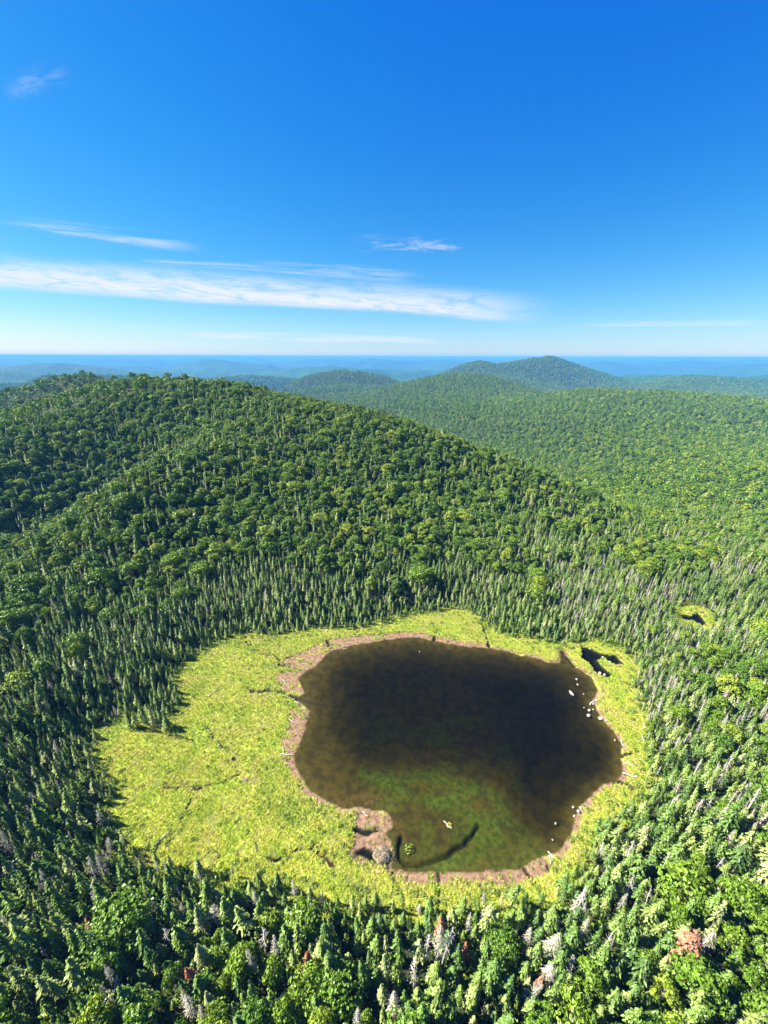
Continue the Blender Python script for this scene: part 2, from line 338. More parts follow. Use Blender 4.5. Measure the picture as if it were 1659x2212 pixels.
for pts, wd in CREEKS:
    d = line_d(wx1, wy1, pts); k = (1 - sstep(d, wd * .7, wd * 2.0)) * (.35 + .65 * sstep(fbm(X / 2.6, Y / 2.6, 3, 58), .36, .52)); cr = np.maximum(cr, k)
z = np.where((sp > -1) & (cr > 0), z - k * 0 - cr * .55, z)
z = z - 9 * sstep(sm, 3.5, 12)
me = mesh_np('marsh', np.stack([X, Y, z], 1), gridfaces(ny, nx)[:, ::-1], True)
alg = np.max([1 - sstep(poly_sd(wx, wy, p), -2.0, 4.5) for p in ALGAE], 0) * (.55 + .55 * sstep(fbm(X / 2.2, Y / 2.2, 4, 71), .30, .55))
alg *= 1 - .8 * np.max([1 - sstep(poly_sd(wx, wy, p), -1.2, 1.0) for p in DARKBED], 0)
alg = np.maximum(alg, .45 * sstep(fbm(X / 9, Y / 9, 3, 73), .45, .62) * (X > -5) * (X < 45) * (Y < 105))
brown = (1 - sstep(np.hypot((wx + 8) / 16, (wy - 66) / 11), .5, 1.2))
gap = 1 - sstep(fbm(X / 2.3, Y / 2.3, 3, 91), .27, .36); olv = sstep(fbm(X / 11, Y / 11, 3, 97) + .35 * ((X > -45) & (X < 0) & (Y < 88) & (sp < 13)), .52, .72)
fattr(me, 'gap', gap); fattr(me, 'olive', olv); fattr(me, 'mud', mud); fattr(me, 'algae', alg); fattr(me, 'under', 1 - sstep(z, -.06, .02)); fattr(me, 'pool', 1 - sstep(spl, -.2, .5)); fattr(me, 'creek', cr * .9)
fattr(me, 'brown', brown); fattr(me, 'shore', sstep(sp, 0, 7)); fattr(me, 'east', sstep(X, 40, 70))
m, T = newmat('marsh_mat')
pos = T.n('ShaderNodeNewGeometry').outputs['Position']
n1 = T.noise(pos, .11, 4, .6); n2 = T.noise(pos, 1.1, 5, .65); n3 = T.noise(pos, .35, 4, .6, .5)
c = T.mix(T.mr(n1, .36, .64), (.17, .24, .020), (.27, .29, .040))
c = T.mix(T.mr(n3, .5, .72), c, (.33, .31, .065))
c = T.mix(T.mr(n2, .5, .66), c, (.15, .20, .022))
c = T.mix(T.m('MULTIPLY', attr(T, 'olive'), .5), c, (.145, .130, .035)); c = T.mix(T.m('MULTIPLY', attr(T, 'gap'), .85), c, (.075, .085, .018))
c = T.mix(T.m('MULTIPLY', T.mr(attr(T, 'shore'), 0.0, .8, 1, 0), T.mr(n3, .38, .62)), c, (.22, .18, .070))
mudc = T.mix(T.mr(T.noise(pos, .8, 5, .7), .35, .65), (.090, .050, .030), (.200, .125, .082))
mudc = T.mix(T.mr(T.noise(pos, 2.2, 4, .7), .58, .68), mudc, (.12, .13, .03))
c = T.mix(attr(T, 'mud'), c, mudc)
c = T.mix(attr(T, 'creek'), c, (.035, .028, .014))
bed = T.mix(T.mr(T.noise(pos, .35, 5, .65), .38, .62), (.024, .019, .002), (.046, .035, .004))
bed = T.mix(T.m('MULTIPLY', attr(T, 'brown'), T.mr(T.noise(pos, .7, 5, .7), .5, .7)), bed, (.085, .036, .014))
bed = T.mix(attr(T, 'algae'), bed, T.mix(T.mr(T.noise(pos, .7, 5, .7), .4, .6), (.024, .036, .0020), (.048, .066, .0045)))
c = T.mix(attr(T, 'under'), c, bed)
c = T.mix(attr(T, 'pool'), c, (.012, .012, .010)); c = T.mix(attr(T, 'creek'), c, (.020, .017, .010))
bp = T.n('ShaderNodeBump', i_Strength=0.7, i_Distance=0.25, i_Height=T.noise(pos, 3.0, 4, .7))
finish(T, principled(T, i_Base_Color=c, i_Roughness=.9, i_Normal=bp.outputs[0]).outputs[0])
tag(link('marsh', me, m), kind='structure')
marsh_z = z.reshape(ny, nx)
def basin_h(px, py):
    i = np.clip(((np.asarray(py) - gy[0]) / .5).round().astype(int), 0, ny - 1); j = np.clip(((np.asarray(px) - gx[0]) / .5).round().astype(int), 0, nx - 1)
    return marsh_z[i, j]

# water: closed body, absorbing like peaty water, surface thin and glossy
m, T = newmat('peat_water')
pos = T.n('ShaderNodeNewGeometry').outputs['Position']
bp = T.n('ShaderNodeBump', i_Strength=0.12, i_Distance=0.05, i_Height=T.noise(pos, 1.6, 3))
tr = T.n('ShaderNodeBsdfTransparent'); gl = T.n('ShaderNodeBsdfGlossy', i_Roughness=.06, i_Normal=bp.outputs[0])
fr = T.n('ShaderNodeFresnel', i_IOR=1.33)
bf = T.n('ShaderNodeNewGeometry').outputs['Backfacing']
mx = T.n('ShaderNodeMixShader', i_0=T.m('MULTIPLY', T.m('MULTIPLY', fr.outputs[0], .6), T.m('SUBTRACT', 1.0, bf)), i_1=tr.outputs[0], i_2=gl.outputs[0])
ab = T.n('ShaderNodeVolumeAbsorption', i_Color=(.46, .46, .12, 1), i_Density=.72)
out = T.n('ShaderNodeOutputMaterial'); T.l(mx.outputs[0], out.inputs[0]); T.l(ab.outputs[0], out.inputs[1])
import bmesh
def water_body(name, poly, inset, label):
    P = np.array(poly); c0 = P.mean(0)
    P = c0 + (P - c0) * inset
    bm = bmesh.new()
    top = [bm.verts.new((a, b, 0.0)) for a, b in P]; bot = [bm.verts.new((a, b, -5.0)) for a, b in P]
    n = len(top)
    bm.faces.new(top); bm.faces.new(bot[::-1])
    for i in range(n): bm.faces.new((top[i], bot[i], bot[(i + 1) % n], top[(i + 1) % n]))
    bmesh.ops.recalc_face_normals(bm, faces=bm.faces); bmesh.ops.triangulate(bm, faces=bm.faces)
    me = bpy.data.meshes.new(name); bm.to_mesh(me); bm.free()
    return tag(link(name, me, m), label=label, kind='structure')
water_body('pond_water', MARSH, .985, None)
water_body('pool_water', BOG, .93, None)

# ------------------------------------------------------------------ distant canopy and lake
m, T = newmat('distant_canopy')
pos = T.n('ShaderNodeNewGeometry').outputs['Position']
vor = T.n('ShaderNodeTexVoronoi', i_Scale=.11); T.l(pos, vor.inputs['Vector'])
c = T.mix(T.mr(T.noise(pos, .004, 5, .6), .4, .62), (.010, .040, .012), (.022, .066, .016))
c = T.mix(T.mr(T.noise(pos, .03, 4, .7), .45, .7), c, (.007, .026, .010))
c = T.mix(T.mr(vor.outputs['Color'], .4, .9), c, (.034, .080, .018))
bp = T.n('ShaderNodeBump', i_Strength=1.0, i_Distance=5.0, i_Height=T.m('SUBTRACT', 1.0, vor.outputs['Distance']))
finish(T, principled(T, i_Base_Color=c, i_Roughness=.9, i_Normal=bp.outputs[0]).outputs[0])
NR2, NA2 = 520, 1100
x, y, r = polar(3950, 58000, NR2, -62, 62, NA2)
z = terrain(x, y) + 7 + (vnoise(x / 9, y / 9, 3) * 5 + vnoise(x / 23, y / 23, 4) * 6) * 1.2 - 9 * (1 - sstep(r, 3950, 4300))
me = mesh_np('distant_forest', np.stack([x, y, z], 1), gridfaces(NR2, NA2), True)
tag(link('distant_forest', me, m), 'hazy blue green forest covering the far rolling hills', 'forest', kind='stuff')
m, T = newmat('lake_surface')
finish(T, principled(T, i_Base_Color=(.30, .45, .62, 1), i_Roughness=.12, i_Specular_IOR_Level=.5).outputs[0])
a = np.linspace(0, 2 * math.pi, 49)[:-1]
lx = 5250 + 640 * np.cos(a) * (1 + .12 * np.sin(3 * a)); ly = 7250 + 300 * np.sin(a) * (1 + .2 * np.cos(2 * a))
bm = bmesh.new(); bm.faces.new([bm.verts.new((p, q, -224.0)) for p, q in zip(lx, ly)])
me = bpy.data.meshes.new('lake'); bm.to_mesh(me); bm.free(); tag(link('lake', me, m), kind='structure')

# ------------------------------------------------------------------ foliage materials
def leaf_mat(name, ramp, var=.25, transl=.25):
    m, T = newmat(name)
    oi = T.n('ShaderNodeObjectInfo').outputs['Random']
    cr = T.n('ShaderNodeValToRGB'); e = cr.color_ramp.elements
    for i, (p, c_) in enumerate(ramp):
        el = e[i] if i < 2 else e.new(p)
        el.position = p; el.color = (*c_, 1)
    T.l(oi, cr.inputs[0])
    tint = attr(T, 'tint')
    k = T.mr(tint, 0, 1, 1 - var, 1 + var, False)
    cc = T.n('ShaderNodeVectorMath', operation='SCALE'); T.l(cr.outputs[0], cc.inputs[0]); T.l(k, cc.inputs['Scale'])
    df = T.n('ShaderNodeBsdfDiffuse', i_Color=cc.outputs[0]); tl = T.n('ShaderNodeBsdfTranslucent')
    c2 = T.mix(1.0, cc.outputs[0], (1.0, 1.15, .55), 'MULTIPLY'); T.l(c2, tl.inputs[0])
    mx = T.n('ShaderNodeMixShader', i_0=transl, i_1=df.outputs[0], i_2=tl.outputs[0])
    gl = T.n('ShaderNodeBsdfGlossy', i_Roughness=.45, i_Color=(.9, 1, .8, 1))
    mx2 = T.n('ShaderNodeMixShader', i_0=.025, i_1=mx.outputs[0], i_2=gl.outputs[0])
    finish(T, mx2.outputs[0]); return m
M_SPR = leaf_mat('spruce_needles', [(0, (.048, .098, .016)), (.35, (.078, .140, .018)), (.65, (.125, .185, .030)), (.88, (.17, .22, .050)), (1, (.225, .25, .095))], .4, .12)
M_BRO = leaf_mat('broadleaf_leaves', [(0, (0.0532, 0.1111, 0.0072)), (.4, (0.0798, 0.1449, 0.0081)), (.75, (0.1117, 0.1788, 0.0099)), (1, (0.1702, 0.2125, 0.0144))], .45, .18)
M_DEAD = leaf_mat('dead_twigs', [(0, (.22, .21, .16)), (.5, (.32, .28, .22)), (.8, (.27, .27, .16)), (1, (.40, .35, .30))], .25, .1)
M_RED = leaf_mat('rusty_needles', [(0, (.21, .075, .038)), (.5, (.27, .10, .05)), (1, (.20, .11, .065))], .3, .15)
M_SHR = leaf_mat('shrub_leaves', [(0, (0.1008, 0.1584, 0.0162)), (.5, (0.1584, 0.2088, 0.0225)), (.8, (0.0648, 0.1224, 0.0162)), (1, (0.2160, 0.2232, 0.0630))], .3, .25)
M_SED = leaf_mat('sedge_blades', [(0, (.15, .215, .012)), (.35, (.26, .32, .018)), (.7, (.35, .345, .034)), (1, (.34, .28, .09))], .25, .3)
def bark_mat(name, a, b):
    m, T = newmat(name); tcn = T.n('ShaderNodeTexCoord').outputs['Object']
    c = T.mix(T.mr(T.noise(tcn, 3, 4, .7), .35, .65), a, b)
    finish(T, principled(T, i_Base_Color=c, i_Roughness=.85).outputs[0]); return m
M_BARK = bark_mat('grey_bark', (.10, .085, .065), (.20, .17, .14))
M_WOOD = bark_mat('bleached_wood', (.36, .33, .29), (.55, .52, .47))

# ------------------------------------------------------------------ tree meshes
def tube(p0, p1, r0, r1, n=6):
    p0, p1 = np.array(p0, float), np.array(p1, float); d = p1 - p0; d /= np.linalg.norm(d) + 1e-9
    a = np.cross(d, [0, 0, 1] if abs(d[2]) < .9 else [1, 0, 0]); a /= np.linalg.norm(a); b = np.cross(d, a)
    t = np.linspace(0, 2 * math.pi, n, endpoint=False)
    ring = np.cos(t)[:, None] * a + np.sin(t)[:, None] * b
    V = np.vstack([p0 + ring * r0, p1 + ring * r1]); i = np.arange(n); j = (i + 1) % n
    return V, np.stack([i, j, j + n, i + n], 1)
def merge(parts):
    V, Fc, o = [], [], 0
    for v, f in parts: V.append(v); Fc.append(f + o); o += len(v)
    return np.vstack(V), np.vstack(Fc)
def cards(C, N, S, rg, asp=1.0, along=None):
    """irregular quads: centre C, normal N, size S; along: long-axis direction"""
    n = len(C); N = N / (np.linalg.norm(N, axis=1)[:, None] + 1e-9)
    if along is None: along = rg.normal(size=(n, 3))
    A = along - (along * N).sum(1)[:, None] * N; A /= np.linalg.norm(A, axis=1)[:, None] + 1e-9
    B = np.cross(N, A); S = np.asarray(S)[:, None]
    j = lambda: rg.uniform(.7, 1.25, (n, 1))
    v = np.stack([C - A * S * j() * asp, C - B * S * j() * .62 + N * S * .18, C + A * S * j() * asp, C + B * S * j() * .62 + N * S * .18], 1).reshape(-1, 3)
    return v, np.arange(n * 4).reshape(-1, 4)
def spruce_mesh(seed, H=12, W=1.7, dz=.42, nb=8, base=.14, sparse=0.0, seg=3, dead=False):
    rg = np.random.default_rng(seed); C, N, S, A = [], [], [], []
    z = H * base; irr = rg.uniform(.6, 1.25, 8); tw = rg.uniform(0, 6)
    while z < H * .985:
        f = (z - H * base) / (H * (1 - base)); prof = W * (1 - f) ** .85 * (.55 + .45 * min(1, f * 6 + .25))
        for k in range(nb if f < .8 else max(4, nb - 3)):
            if rg.random() < sparse: continue
            an = tw + k * 2 * math.pi / nb + rg.uniform(-.3, .3); L = prof * irr[int(an / 6.283 * 8) % 8] * rg.uniform(.7, 1.2) + .12
            for s_ in range(seg):
                t = (s_ + .75) / seg; dr = -.32 * L * t * t + .10 * L * t
                if s_ == 0 and seg > 2 and f < .5: continue
                C.append((math.cos(an) * L * t * .92, math.sin(an) * L * t * .92, z + dr + rg.uniform(-.1, .1)))
                N.append((math.cos(an) * .75 + rg.normal() * .3, math.sin(an) * .75 + rg.normal() * .3, .9)); A.append((math.cos(an) + rg.normal() * .35, math.sin(an) + rg.normal() * .35, -.45))
                S.append((.30 * L / seg + .20) * rg.uniform(.8, 1.25) * (1.0 if not dead else .9))
        z += dz * rg.uniform(.8, 1.2) * (1 - .35 * f); tw += .7
    C.append((0, 0, H * .985)); N.append((1, .3, .1)); A.append((0, 0, 1)); S.append(.35)
    C, N, S, A = map(np.array, (C, N, S, A))
    v, fc = cards(C, N, S, rg, 1.15 if not dead else 1.3, A)
    if dead:   # twigs: narrow the blades
        v = v.reshape(-1, 4, 3); mid = v.mean(1, keepdims=True); v[:, 1] = mid[:, 0] + (v[:, 1] - mid[:, 0]) * .26; v[:, 3] = mid[:, 0] + (v[:, 3] - mid[:, 0]) * .26; v = v.reshape(-1, 3)
    me = mesh_np('crown', v, fc); fattr(me, 'tint', np.repeat(rg.random(len(C)), 4))
    return me
def trunk_mesh(seed, H, r0, limbs=0, W=2.0, wood=False):
    rg = np.random.default_rng(seed); lx, ly = rg.normal(size=2) * .012 * H; P = []
    hs_ = np.linspace(0, 1, 5)
    for a, b in zip(hs_[:-1], hs_[1:]):
        P.append(tube((lx * a * a, ly * a * a, H * a - (.8 if a == 0 else 0)), (lx * b * b, ly * b * b, H * b), r0 * (1 - a) ** .8 + .015, r0 * (1 - b) ** .8 + .015))
    for k in range(limbs):
        zz = H * rg.uniform(.3, .95); an = rg.uniform(0, 6.283); L = W * rg.uniform(.4, 1.0) * (1.15 - zz / H)
        up = rg.uniform(-.15, .25) if not wood else rg.uniform(-.1, .6)
        P.append(tube((0, 0, zz), (math.cos(an) * L, math.sin(an) * L, zz + up * L), r0 * .22, .012, 4))
    v, f = merge(P); return mesh_np('trunk', v, f, True)
def broad_mesh(seed, H=11, W=4.0, nl=17, per=75, size=.42):
    rg = np.random.default_rng(seed); C, N, S, TT = [], [], [], []
    lobes = []; ex, ey = rg.uniform(.72, 1.28, 2); hz1 = rg.uniform(-.9, .9, 2)
    for k in range(nl):
        an = k * 2.39996 + rg.uniform(-.4, .4); q = math.sqrt((k + .5) / nl); rad = W * .78 * q * rg.uniform(.8, 1.1)
        zz = H * .98 - (q ** 2.2) * H * .42 * rg.uniform(.75, 1.15) - 1.4; lr = W * rg.uniform(.26, .42)
        if k and rg.random() < .12: continue
        lobes.append((math.cos(an) * rad * ex, math.sin(an) * rad * ey, zz + hz1[0] * math.cos(an) * q + hz1[1] * math.sin(an) * q + rg.uniform(-.5, .5), lr))
    for k in range(nl // 3):
        an = rg.uniform(0, 6.283); lobes.append((math.cos(an) * W * .6, math.sin(an) * W * .6, H * rg.uniform(.38, .52), W * .30))
    for lx, ly, lz, lr in lobes:
        d = rg.normal(size=(per, 3)); d[:, 2] = np.abs(d[:, 2]) * 1.1 - .35; d /= np.linalg.norm(d, axis=1)[:, None]
        rad = lr * rg.uniform(.80, 1.12, per)[:, None]
        C.append(np.array([lx, ly, lz]) + d * rad * [1, 1, .8]); N.append(d + rg.normal(size=(per, 3)) * .45); S.append(size * rg.uniform(.6, 1.25, per)); TT.append(np.clip(rg.random(per) * .7 + rg.random() * .4, 0, 1))
    C, N, S, TT = np.vstack(C), np.vstack(N), np.hstack(S), np.hstack(TT)
    v, f = cards(C, N, S, rg, .8); me = mesh_np('crown', v, f); fattr(me, 'tint', np.repeat(TT, 4)); return me
def broad_trunk(seed, H, r0, W):
    rg = np.random.default_rng(seed); P = [tube((0, 0, -.8), (0, 0, H * .45), r0, r0 * .7), tube((0, 0, H * .45), (.2, .1, H * .85), r0 * .7, .04)]
    for k in range(7):
        an = k * 2.4 + rg.uniform(-.3, .3); z0 = H * rg.uniform(.3, .55); L = W * rg.uniform(.45, .75)
        P.append(tube((0, 0, z0), (math.cos(an) * L, math.sin(an) * L, z0 + H * rg.uniform(.15, .32)), r0 * .45, .03, 5))
    v, f = merge(P); return mesh_np('trunk', v, f, True)

def kit(crown, cmat, trunk, tmat, H):
    crown.materials.append(cmat); trunk.materials.append(tmat); return (crown, trunk, H)
KITS = {'spruce': [kit(spruce_mesh(s, H, W, .40, nb, base, sp_), M_SPR, trunk_mesh(s, H, .14, 6, W), M_BARK, H)
                   for s, H, W, nb, base, sp_ in ((1, 12, 2.0, 8, .10, .06), (2, 12, 1.6, 7, .22, .22), (3, 12, 2.4, 8, .12, .12), (4, 11, 1.35, 7, .35, .30), (5, 12, 1.8, 7, .16, .34), (6, 10, 2.3, 8, .14, .2), (7, 13, 1.5, 6, .4, .4))],
        'broad': [kit(broad_mesh(s, 11, W, nl), M_BRO, broad_trunk(s, 11, .2, W), M_BARK, 11)
                  for s, W, nl in ((11, 4.2, 19), (12, 3.4, 13), (13, 5.0, 22), (14, 3.0, 11), (15, 4.4, 15), (16, 3.8, 20))],
        'dead': [kit(spruce_mesh(s, H, W, .40, 7, base, sp_, 3, True), M_DEAD, trunk_mesh(s, H, .13, 34, W * 1.1, True), M_WOOD, H)
                 for s, H, W, base, sp_ in ((21, 11, 1.4, .18, .30), (22, 11, 1.1, .3, .55), (23, 12, 1.6, .15, .42), (24, 9, 1.2, .4, .5), (25, 13, 1.3, .3, .6))],
        'snag': [kit(spruce_mesh(s, 10, .9, .9, 5, .35, .72, 2, True), M_DEAD, trunk_mesh(s, 10, .15, 26, 2.0, True), M_WOOD, 10) for s in (31, 32)],
        'rusty': [kit(spruce_mesh(41, 11, 1.8, .38, 8, .12, .24), M_RED, trunk_mesh(41, 11, .14, 22, 1.8, True), M_WOOD, 11)]}

def single_collection(name, metas):
    """whole-tree meshes for the mass forest"""
    c = bpy.data.collections.new(name)
    for i, (crown, trunk, H) in enumerate(metas):
        bm = bmesh.new(); bm.from_mesh(crown); nf = len(bm.faces); bm.from_mesh(trunk); bm.faces.ensure_lookup_table()
        for f in bm.faces[nf:]: f.material_index = 1
        me = bpy.data.meshes.new(f'{name}_{i:02d}'); bm.to_mesh(me); bm.free()
        me.materials.append(crown.materials[0]); me.materials.append(trunk.materials[0])
        c.objects.link(bpy.data.objects.new(f'{name}_{i:02d}', me))
    return c
def scatter(name, coll, pts, rot, scl, idx, label, cat):
    me = bpy.data.meshes.new(name); me.vertices.add(len(pts)); me.vertices.foreach_set('co', np.asarray(pts, np.float32).ravel())
    a = me.attributes.new('rot', 'FLOAT_VECTOR', 'POINT'); a.data.foreach_set('vector', np.asarray(rot, np.float32).ravel())
    a = me.attributes.new('scl', 'FLOAT_VECTOR', 'POINT'); a.data.foreach_set('vector', np.asarray(scl, np.float32).ravel())
    a = me.attributes.new('idx', 'INT', 'POINT'); a.data.foreach_set('value', np.asarray(idx, np.int32))
    o = link(name, me)
    ng = bpy.data.node_groups.new(name, 'GeometryNodeTree')
    ng.interface.new_socket('Geometry', in_out='INPUT', socket_type='NodeSocketGeometry'); ng.interface.new_socket('Geometry', in_out='OUTPUT', socket_type='NodeSocketGeometry')
    N = ng.nodes; L = ng.links.new; gi = N.new('NodeGroupInput'); go = N.new('NodeGroupOutput'); ip = N.new('GeometryNodeInstanceOnPoints'); ci = N.new('GeometryNodeCollectionInfo')
    ci.inputs[0].default_value = coll; ci.inputs['Separate Children'].default_value = True; ci.inputs['Reset Children'].default_value = True
    def na(nm, ty):
        n_ = N.new('GeometryNodeInputNamedAttribute'); n_.data_type = ty; n_.inputs[0].default_value = nm; return n_.outputs[0]
    ip.inputs['Pick Instance'].default_value = True
    L(gi.outputs[0], ip.inputs['Points']); L(ci.outputs[0], ip.inputs['Instance']); L(na('idx', 'INT'), ip.inputs['Instance Index'])
    L(na('rot', 'FLOAT_VECTOR'), ip.inputs['Rotation']); L(na('scl', 'FLOAT_VECTOR'), ip.inputs['Scale']); L(ip.outputs[0], go.inputs[0])
    md = o.modifiers.new('scatter', 'NODES'); md.node_group = ng
    return tag(o, label, cat, kind='stuff')

# ------------------------------------------------------------------ forest layout within 480 m
cell = 4.0; H_ = {}
def try_add(x, y, r):
    i, j = int(x // cell), int(y // cell)
    for a in (-1, 0, 1):
        for b in (-1, 0, 1):
            for (px, py, pr) in H_.get((i + a, j + b), ()):
                if (px - x) ** 2 + (py - y) ** 2 < ((pr + r) * .80) ** 2: return False
    H_.setdefault((i, j), []).append((x, y, r)); return True
def candidates(step, rmax=480):
    g = np.arange(-rmax, rmax, step); gx_, gy_ = np.meshgrid(g, g[g > -5])
    px = (gx_ + rng.uniform(-.5, .5, gx_.shape) * step).ravel(); py = (gy_ + rng.uniform(-.5, .5, gx_.shape) * step).ravel()
    r = np.hypot(px, py); az = np.degrees(np.arctan2(px, py)); ok = (r > 16) & (r < rmax) & (np.abs(az) < np.where(r < 200, 82, 57))
    px, py = px[ok], py[ok]; p = rng.permutation(len(px)); return px[p], py[p]
def fields(px, py):
    s = np.minimum(poly_sd(px, py, MARSH), poly_sd(px, py, BOG)); n = fbm(px / 26, py / 26, 3, 81); n2 = fbm(px / 60, py / 60, 2, 85)
    pb = 1.0 * sstep(s + (n - .5) * 70, 14, 54)
    far = py > 150
    near = (py < 75)
    pb = np.where(near, sstep(s + (n - .5) * 44 - 3 * (px > 0), 5, 30) * .62, pb)
    rt = (px > 85) & (py < 150); pb = np.where(rt, sstep(s + (n - .5) * 50, 16, 46) * .55, pb)
    rr = (px > 90) & (py > 150); pb = np.where(rr, sstep(py + (n - .5) * 110, 200, 290) * .9, pb)
    lf = (px < -60) & (py < 190); pb = np.where(lf, sstep(s + (n - .5) * 70, 30, 85) * .6, pb)
    dd = .03 + .30 * ((px > 60) & (py < 260) & (py > 50)) * sstep(n, .45, .6) + .10 * (near & (s < 25)) + .05 * (py > 200) * (s < 60)
    return s, pb, dd, n
trees = []
px, py = candidates(3.4); s, pb, dd, n = fields(px, py)
u = rng.random(len(px))
feat = [('rusty', 1462, 2085, 1.35), ('rusty', 664, 2090, .95), ('rusty', 430, 2120, .8), ('rusty', 208, 2010, .6), ('rusty', 1005, 2052, .7), ('rusty', 955, 2010, .75), ('rusty', 1165, 2130, .7), ('dead', 1498, 2060, 1.35), ('dead', 600, 2065, 1.1),
        ('snag', 575, 2040, 1.1), ('snag', 960, 2060, 1.35), ('dead', 950, 2050, 1.2), ('dead', 1185, 2050, 1.25), ('dead', 1245, 1960, 1.15), ('dead', 470, 1985, 1.1)]
for kd, fu, fv, sc_ in feat:
    fx, fy = gp(fu, fv + 8, 3.5)
    H_.setdefault((int(fx // cell), int(fy // cell)), []).append((fx, fy, 1.5)); trees.append((fx, fy, kd, sc_))
for (fu, fv, sc_) in ((300,1575,.75),(322,1570,.9),(340,1585,1.0),(352,1572,.85),(366,1578,.7),(310,1560,.8),(285,1572,.6),(1100,1960,.8),(560,1850,.45)):
    fx, fy = gp(fu, fv); trees.append((fx, fy, 'spruce', sc_)); H_.setdefault((int(fx // cell), int(fy // cell)), []).append((fx, fy, 1.0))
for i in np.nonzero((u < pb) & (s > 3))[0]:
    sc_ = rng.uniform(.42, .95) + .3 * rng.random() ** 3
    if try_add(px[i], py[i], 3.05 * sc_): trees.append((px[i], py[i], 'broad', sc_))
for step in (2.2, 2.0):
    px, py = candidates(step); s, pb, dd, n = fields(px, py); u = rng.random(len(px)); dens = rng.random(len(px))
    keep = (s > .2 + .8 * n) & (dens < np.where(pb > .5, np.where(py > 130, .40, .6), .9))
    for i in np.nonzero(keep)[0]:
        edge = min(1, .5 + s[i] / 18) * (.76 if s[i] < 60 and (py[i] > 70) else 1)
        if u[i] < dd[i]:
            if try_add(px[i], py[i], .9): trees.append((px[i], py[i], 'dead' if rng.random() < .72 else 'snag', rng.uniform(.6, 1.05) * edge))
        else:
            sc_ = (.42 + .72 * rng.random() ** 1.2) * edge
            if try_add(px[i], py[i], .55 + .75 * sc_): trees.append((px[i], py[i], 'spruce', sc_))
tx = np.array([t[0] for t in trees]); ty = np.array([t[1] for t in trees]); tz = terrain(tx, ty)
inb = np.minimum(poly_sd(tx, ty, MARSH), poly_sd(tx, ty, BOG)) < 0; tz = np.where(inb, basin_h(tx, ty), tz) - .1
ts = np.array([t[3] for t in trees]); tk = np.array([t[2] for t in trees])
U, V, D = proj(tx, ty, tz + 5 * ts)
inframe = (U > -5) & (U < 1664) & (V < 2240) & (V > 700)
print('trees', len(trees), {k: int((tk == k).sum()) for k in set(tk)})

LAND = [((1462,2090),'beside the large rusty spruce',11),((1262,1470),'by the boulders of the right shore',26),((1300,1425),'by the dark pools',16),((1500,1335),'round the small far pool',18),
    ((335,1570),'on the point jutting into the marsh',14),((664,2092),'beside a small rusty spruce',9),((955,2030),'by the tall bare snag below the pond',9),((215,2015),'near the smallest rusty tree',9),((1640,1890),'at the right edge beside pale dead crowns',14),((1560,1700),'in the bright broadleaf clump at right',22)]
LAND = [(gp(*p), t, d) for p, t, d in LAND]
def zone(x, y, u, v):
    best = [(math.hypot(x - p[0], y - p[1]) / d, t) for p, t, d in LAND if math.hypot(x - p[0], y - p[1]) < d]
    if best: return min(best)[1]
    if y > 175: return 'on the hillside beyond the pond, ' + ('left part' if u < 500 else 'middle part' if u < 1000 else 'right part')
    lr = 'far left' if u < 330 else 'left of centre' if u < 660 else 'centre' if u < 1000 else 'right of centre' if u < 1330 else 'far right'
    if v > 2060: return 'along the bottom edge of the photo, ' + lr
    if y < 82: return 'in the near woods under the marsh, ' + lr
    if x > 80: return 'in the bright woods right of the pond, ' + ('lower part' if v > 1720 else 'middle part' if v > 1480 else 'upper part')
    if x < -60: return 'in the shaded woods left of the marsh, ' + ('lower part' if v > 1700 else 'upper part')
    return 'at the far shore of the pond, ' + lr
NAMES = {'spruce': ('spruce_tree', 'spruce', 'green pointed spruce'), 'broad': ('broadleaf_tree', 'broadleaf tree', 'rounded leafy broadleaf tree'),
         'dead': ('dead_spruce', 'dead tree', 'pale grey dead spruce'), 'snag': ('bare_snag', 'dead tree', 'bare bleached snag'), 'rusty': ('rusty_spruce', 'dead tree', 'rusty red dying spruce')}
RUSTY = ['large rusty red dead spruce standing beside a pale grey one at lower right', 'rusty red spruce right of the pale dead trees in the near woods',
         'small rusty brown spruce with pale base in front of rounded broadleaf crowns', 'smallest rusty spruce among dark broadleaf trees at lower left', 'rusty topped spruce low in the near woods under the pond',
         'rusty topped spruce beside the tall leaning bare snag', 'brownish red spruce at the bottom between bright green crowns']
LIMIT = {'spruce': 300, 'broad': 230, 'dead': 150, 'snag': 70, 'rusty': 20}
proto = {}
chosen = np.zeros(len(trees), bool)
size_px = ts * 11 * F / D
for kd in NAMES:
    ii = np.nonzero((tk == kd) & inframe)[0]; ii = ii[np.argsort(-size_px[ii])][:LIMIT[kd]]; chosen[ii] = True
rz = rng.uniform(0, 6.283, len(trees)); tilt = rng.normal(size=(len(trees), 2)) * .045; var = rng.integers(0, 100, len(trees)); fat = rng.uniform(.85, 1.35, len(trees))
nr_ = 0
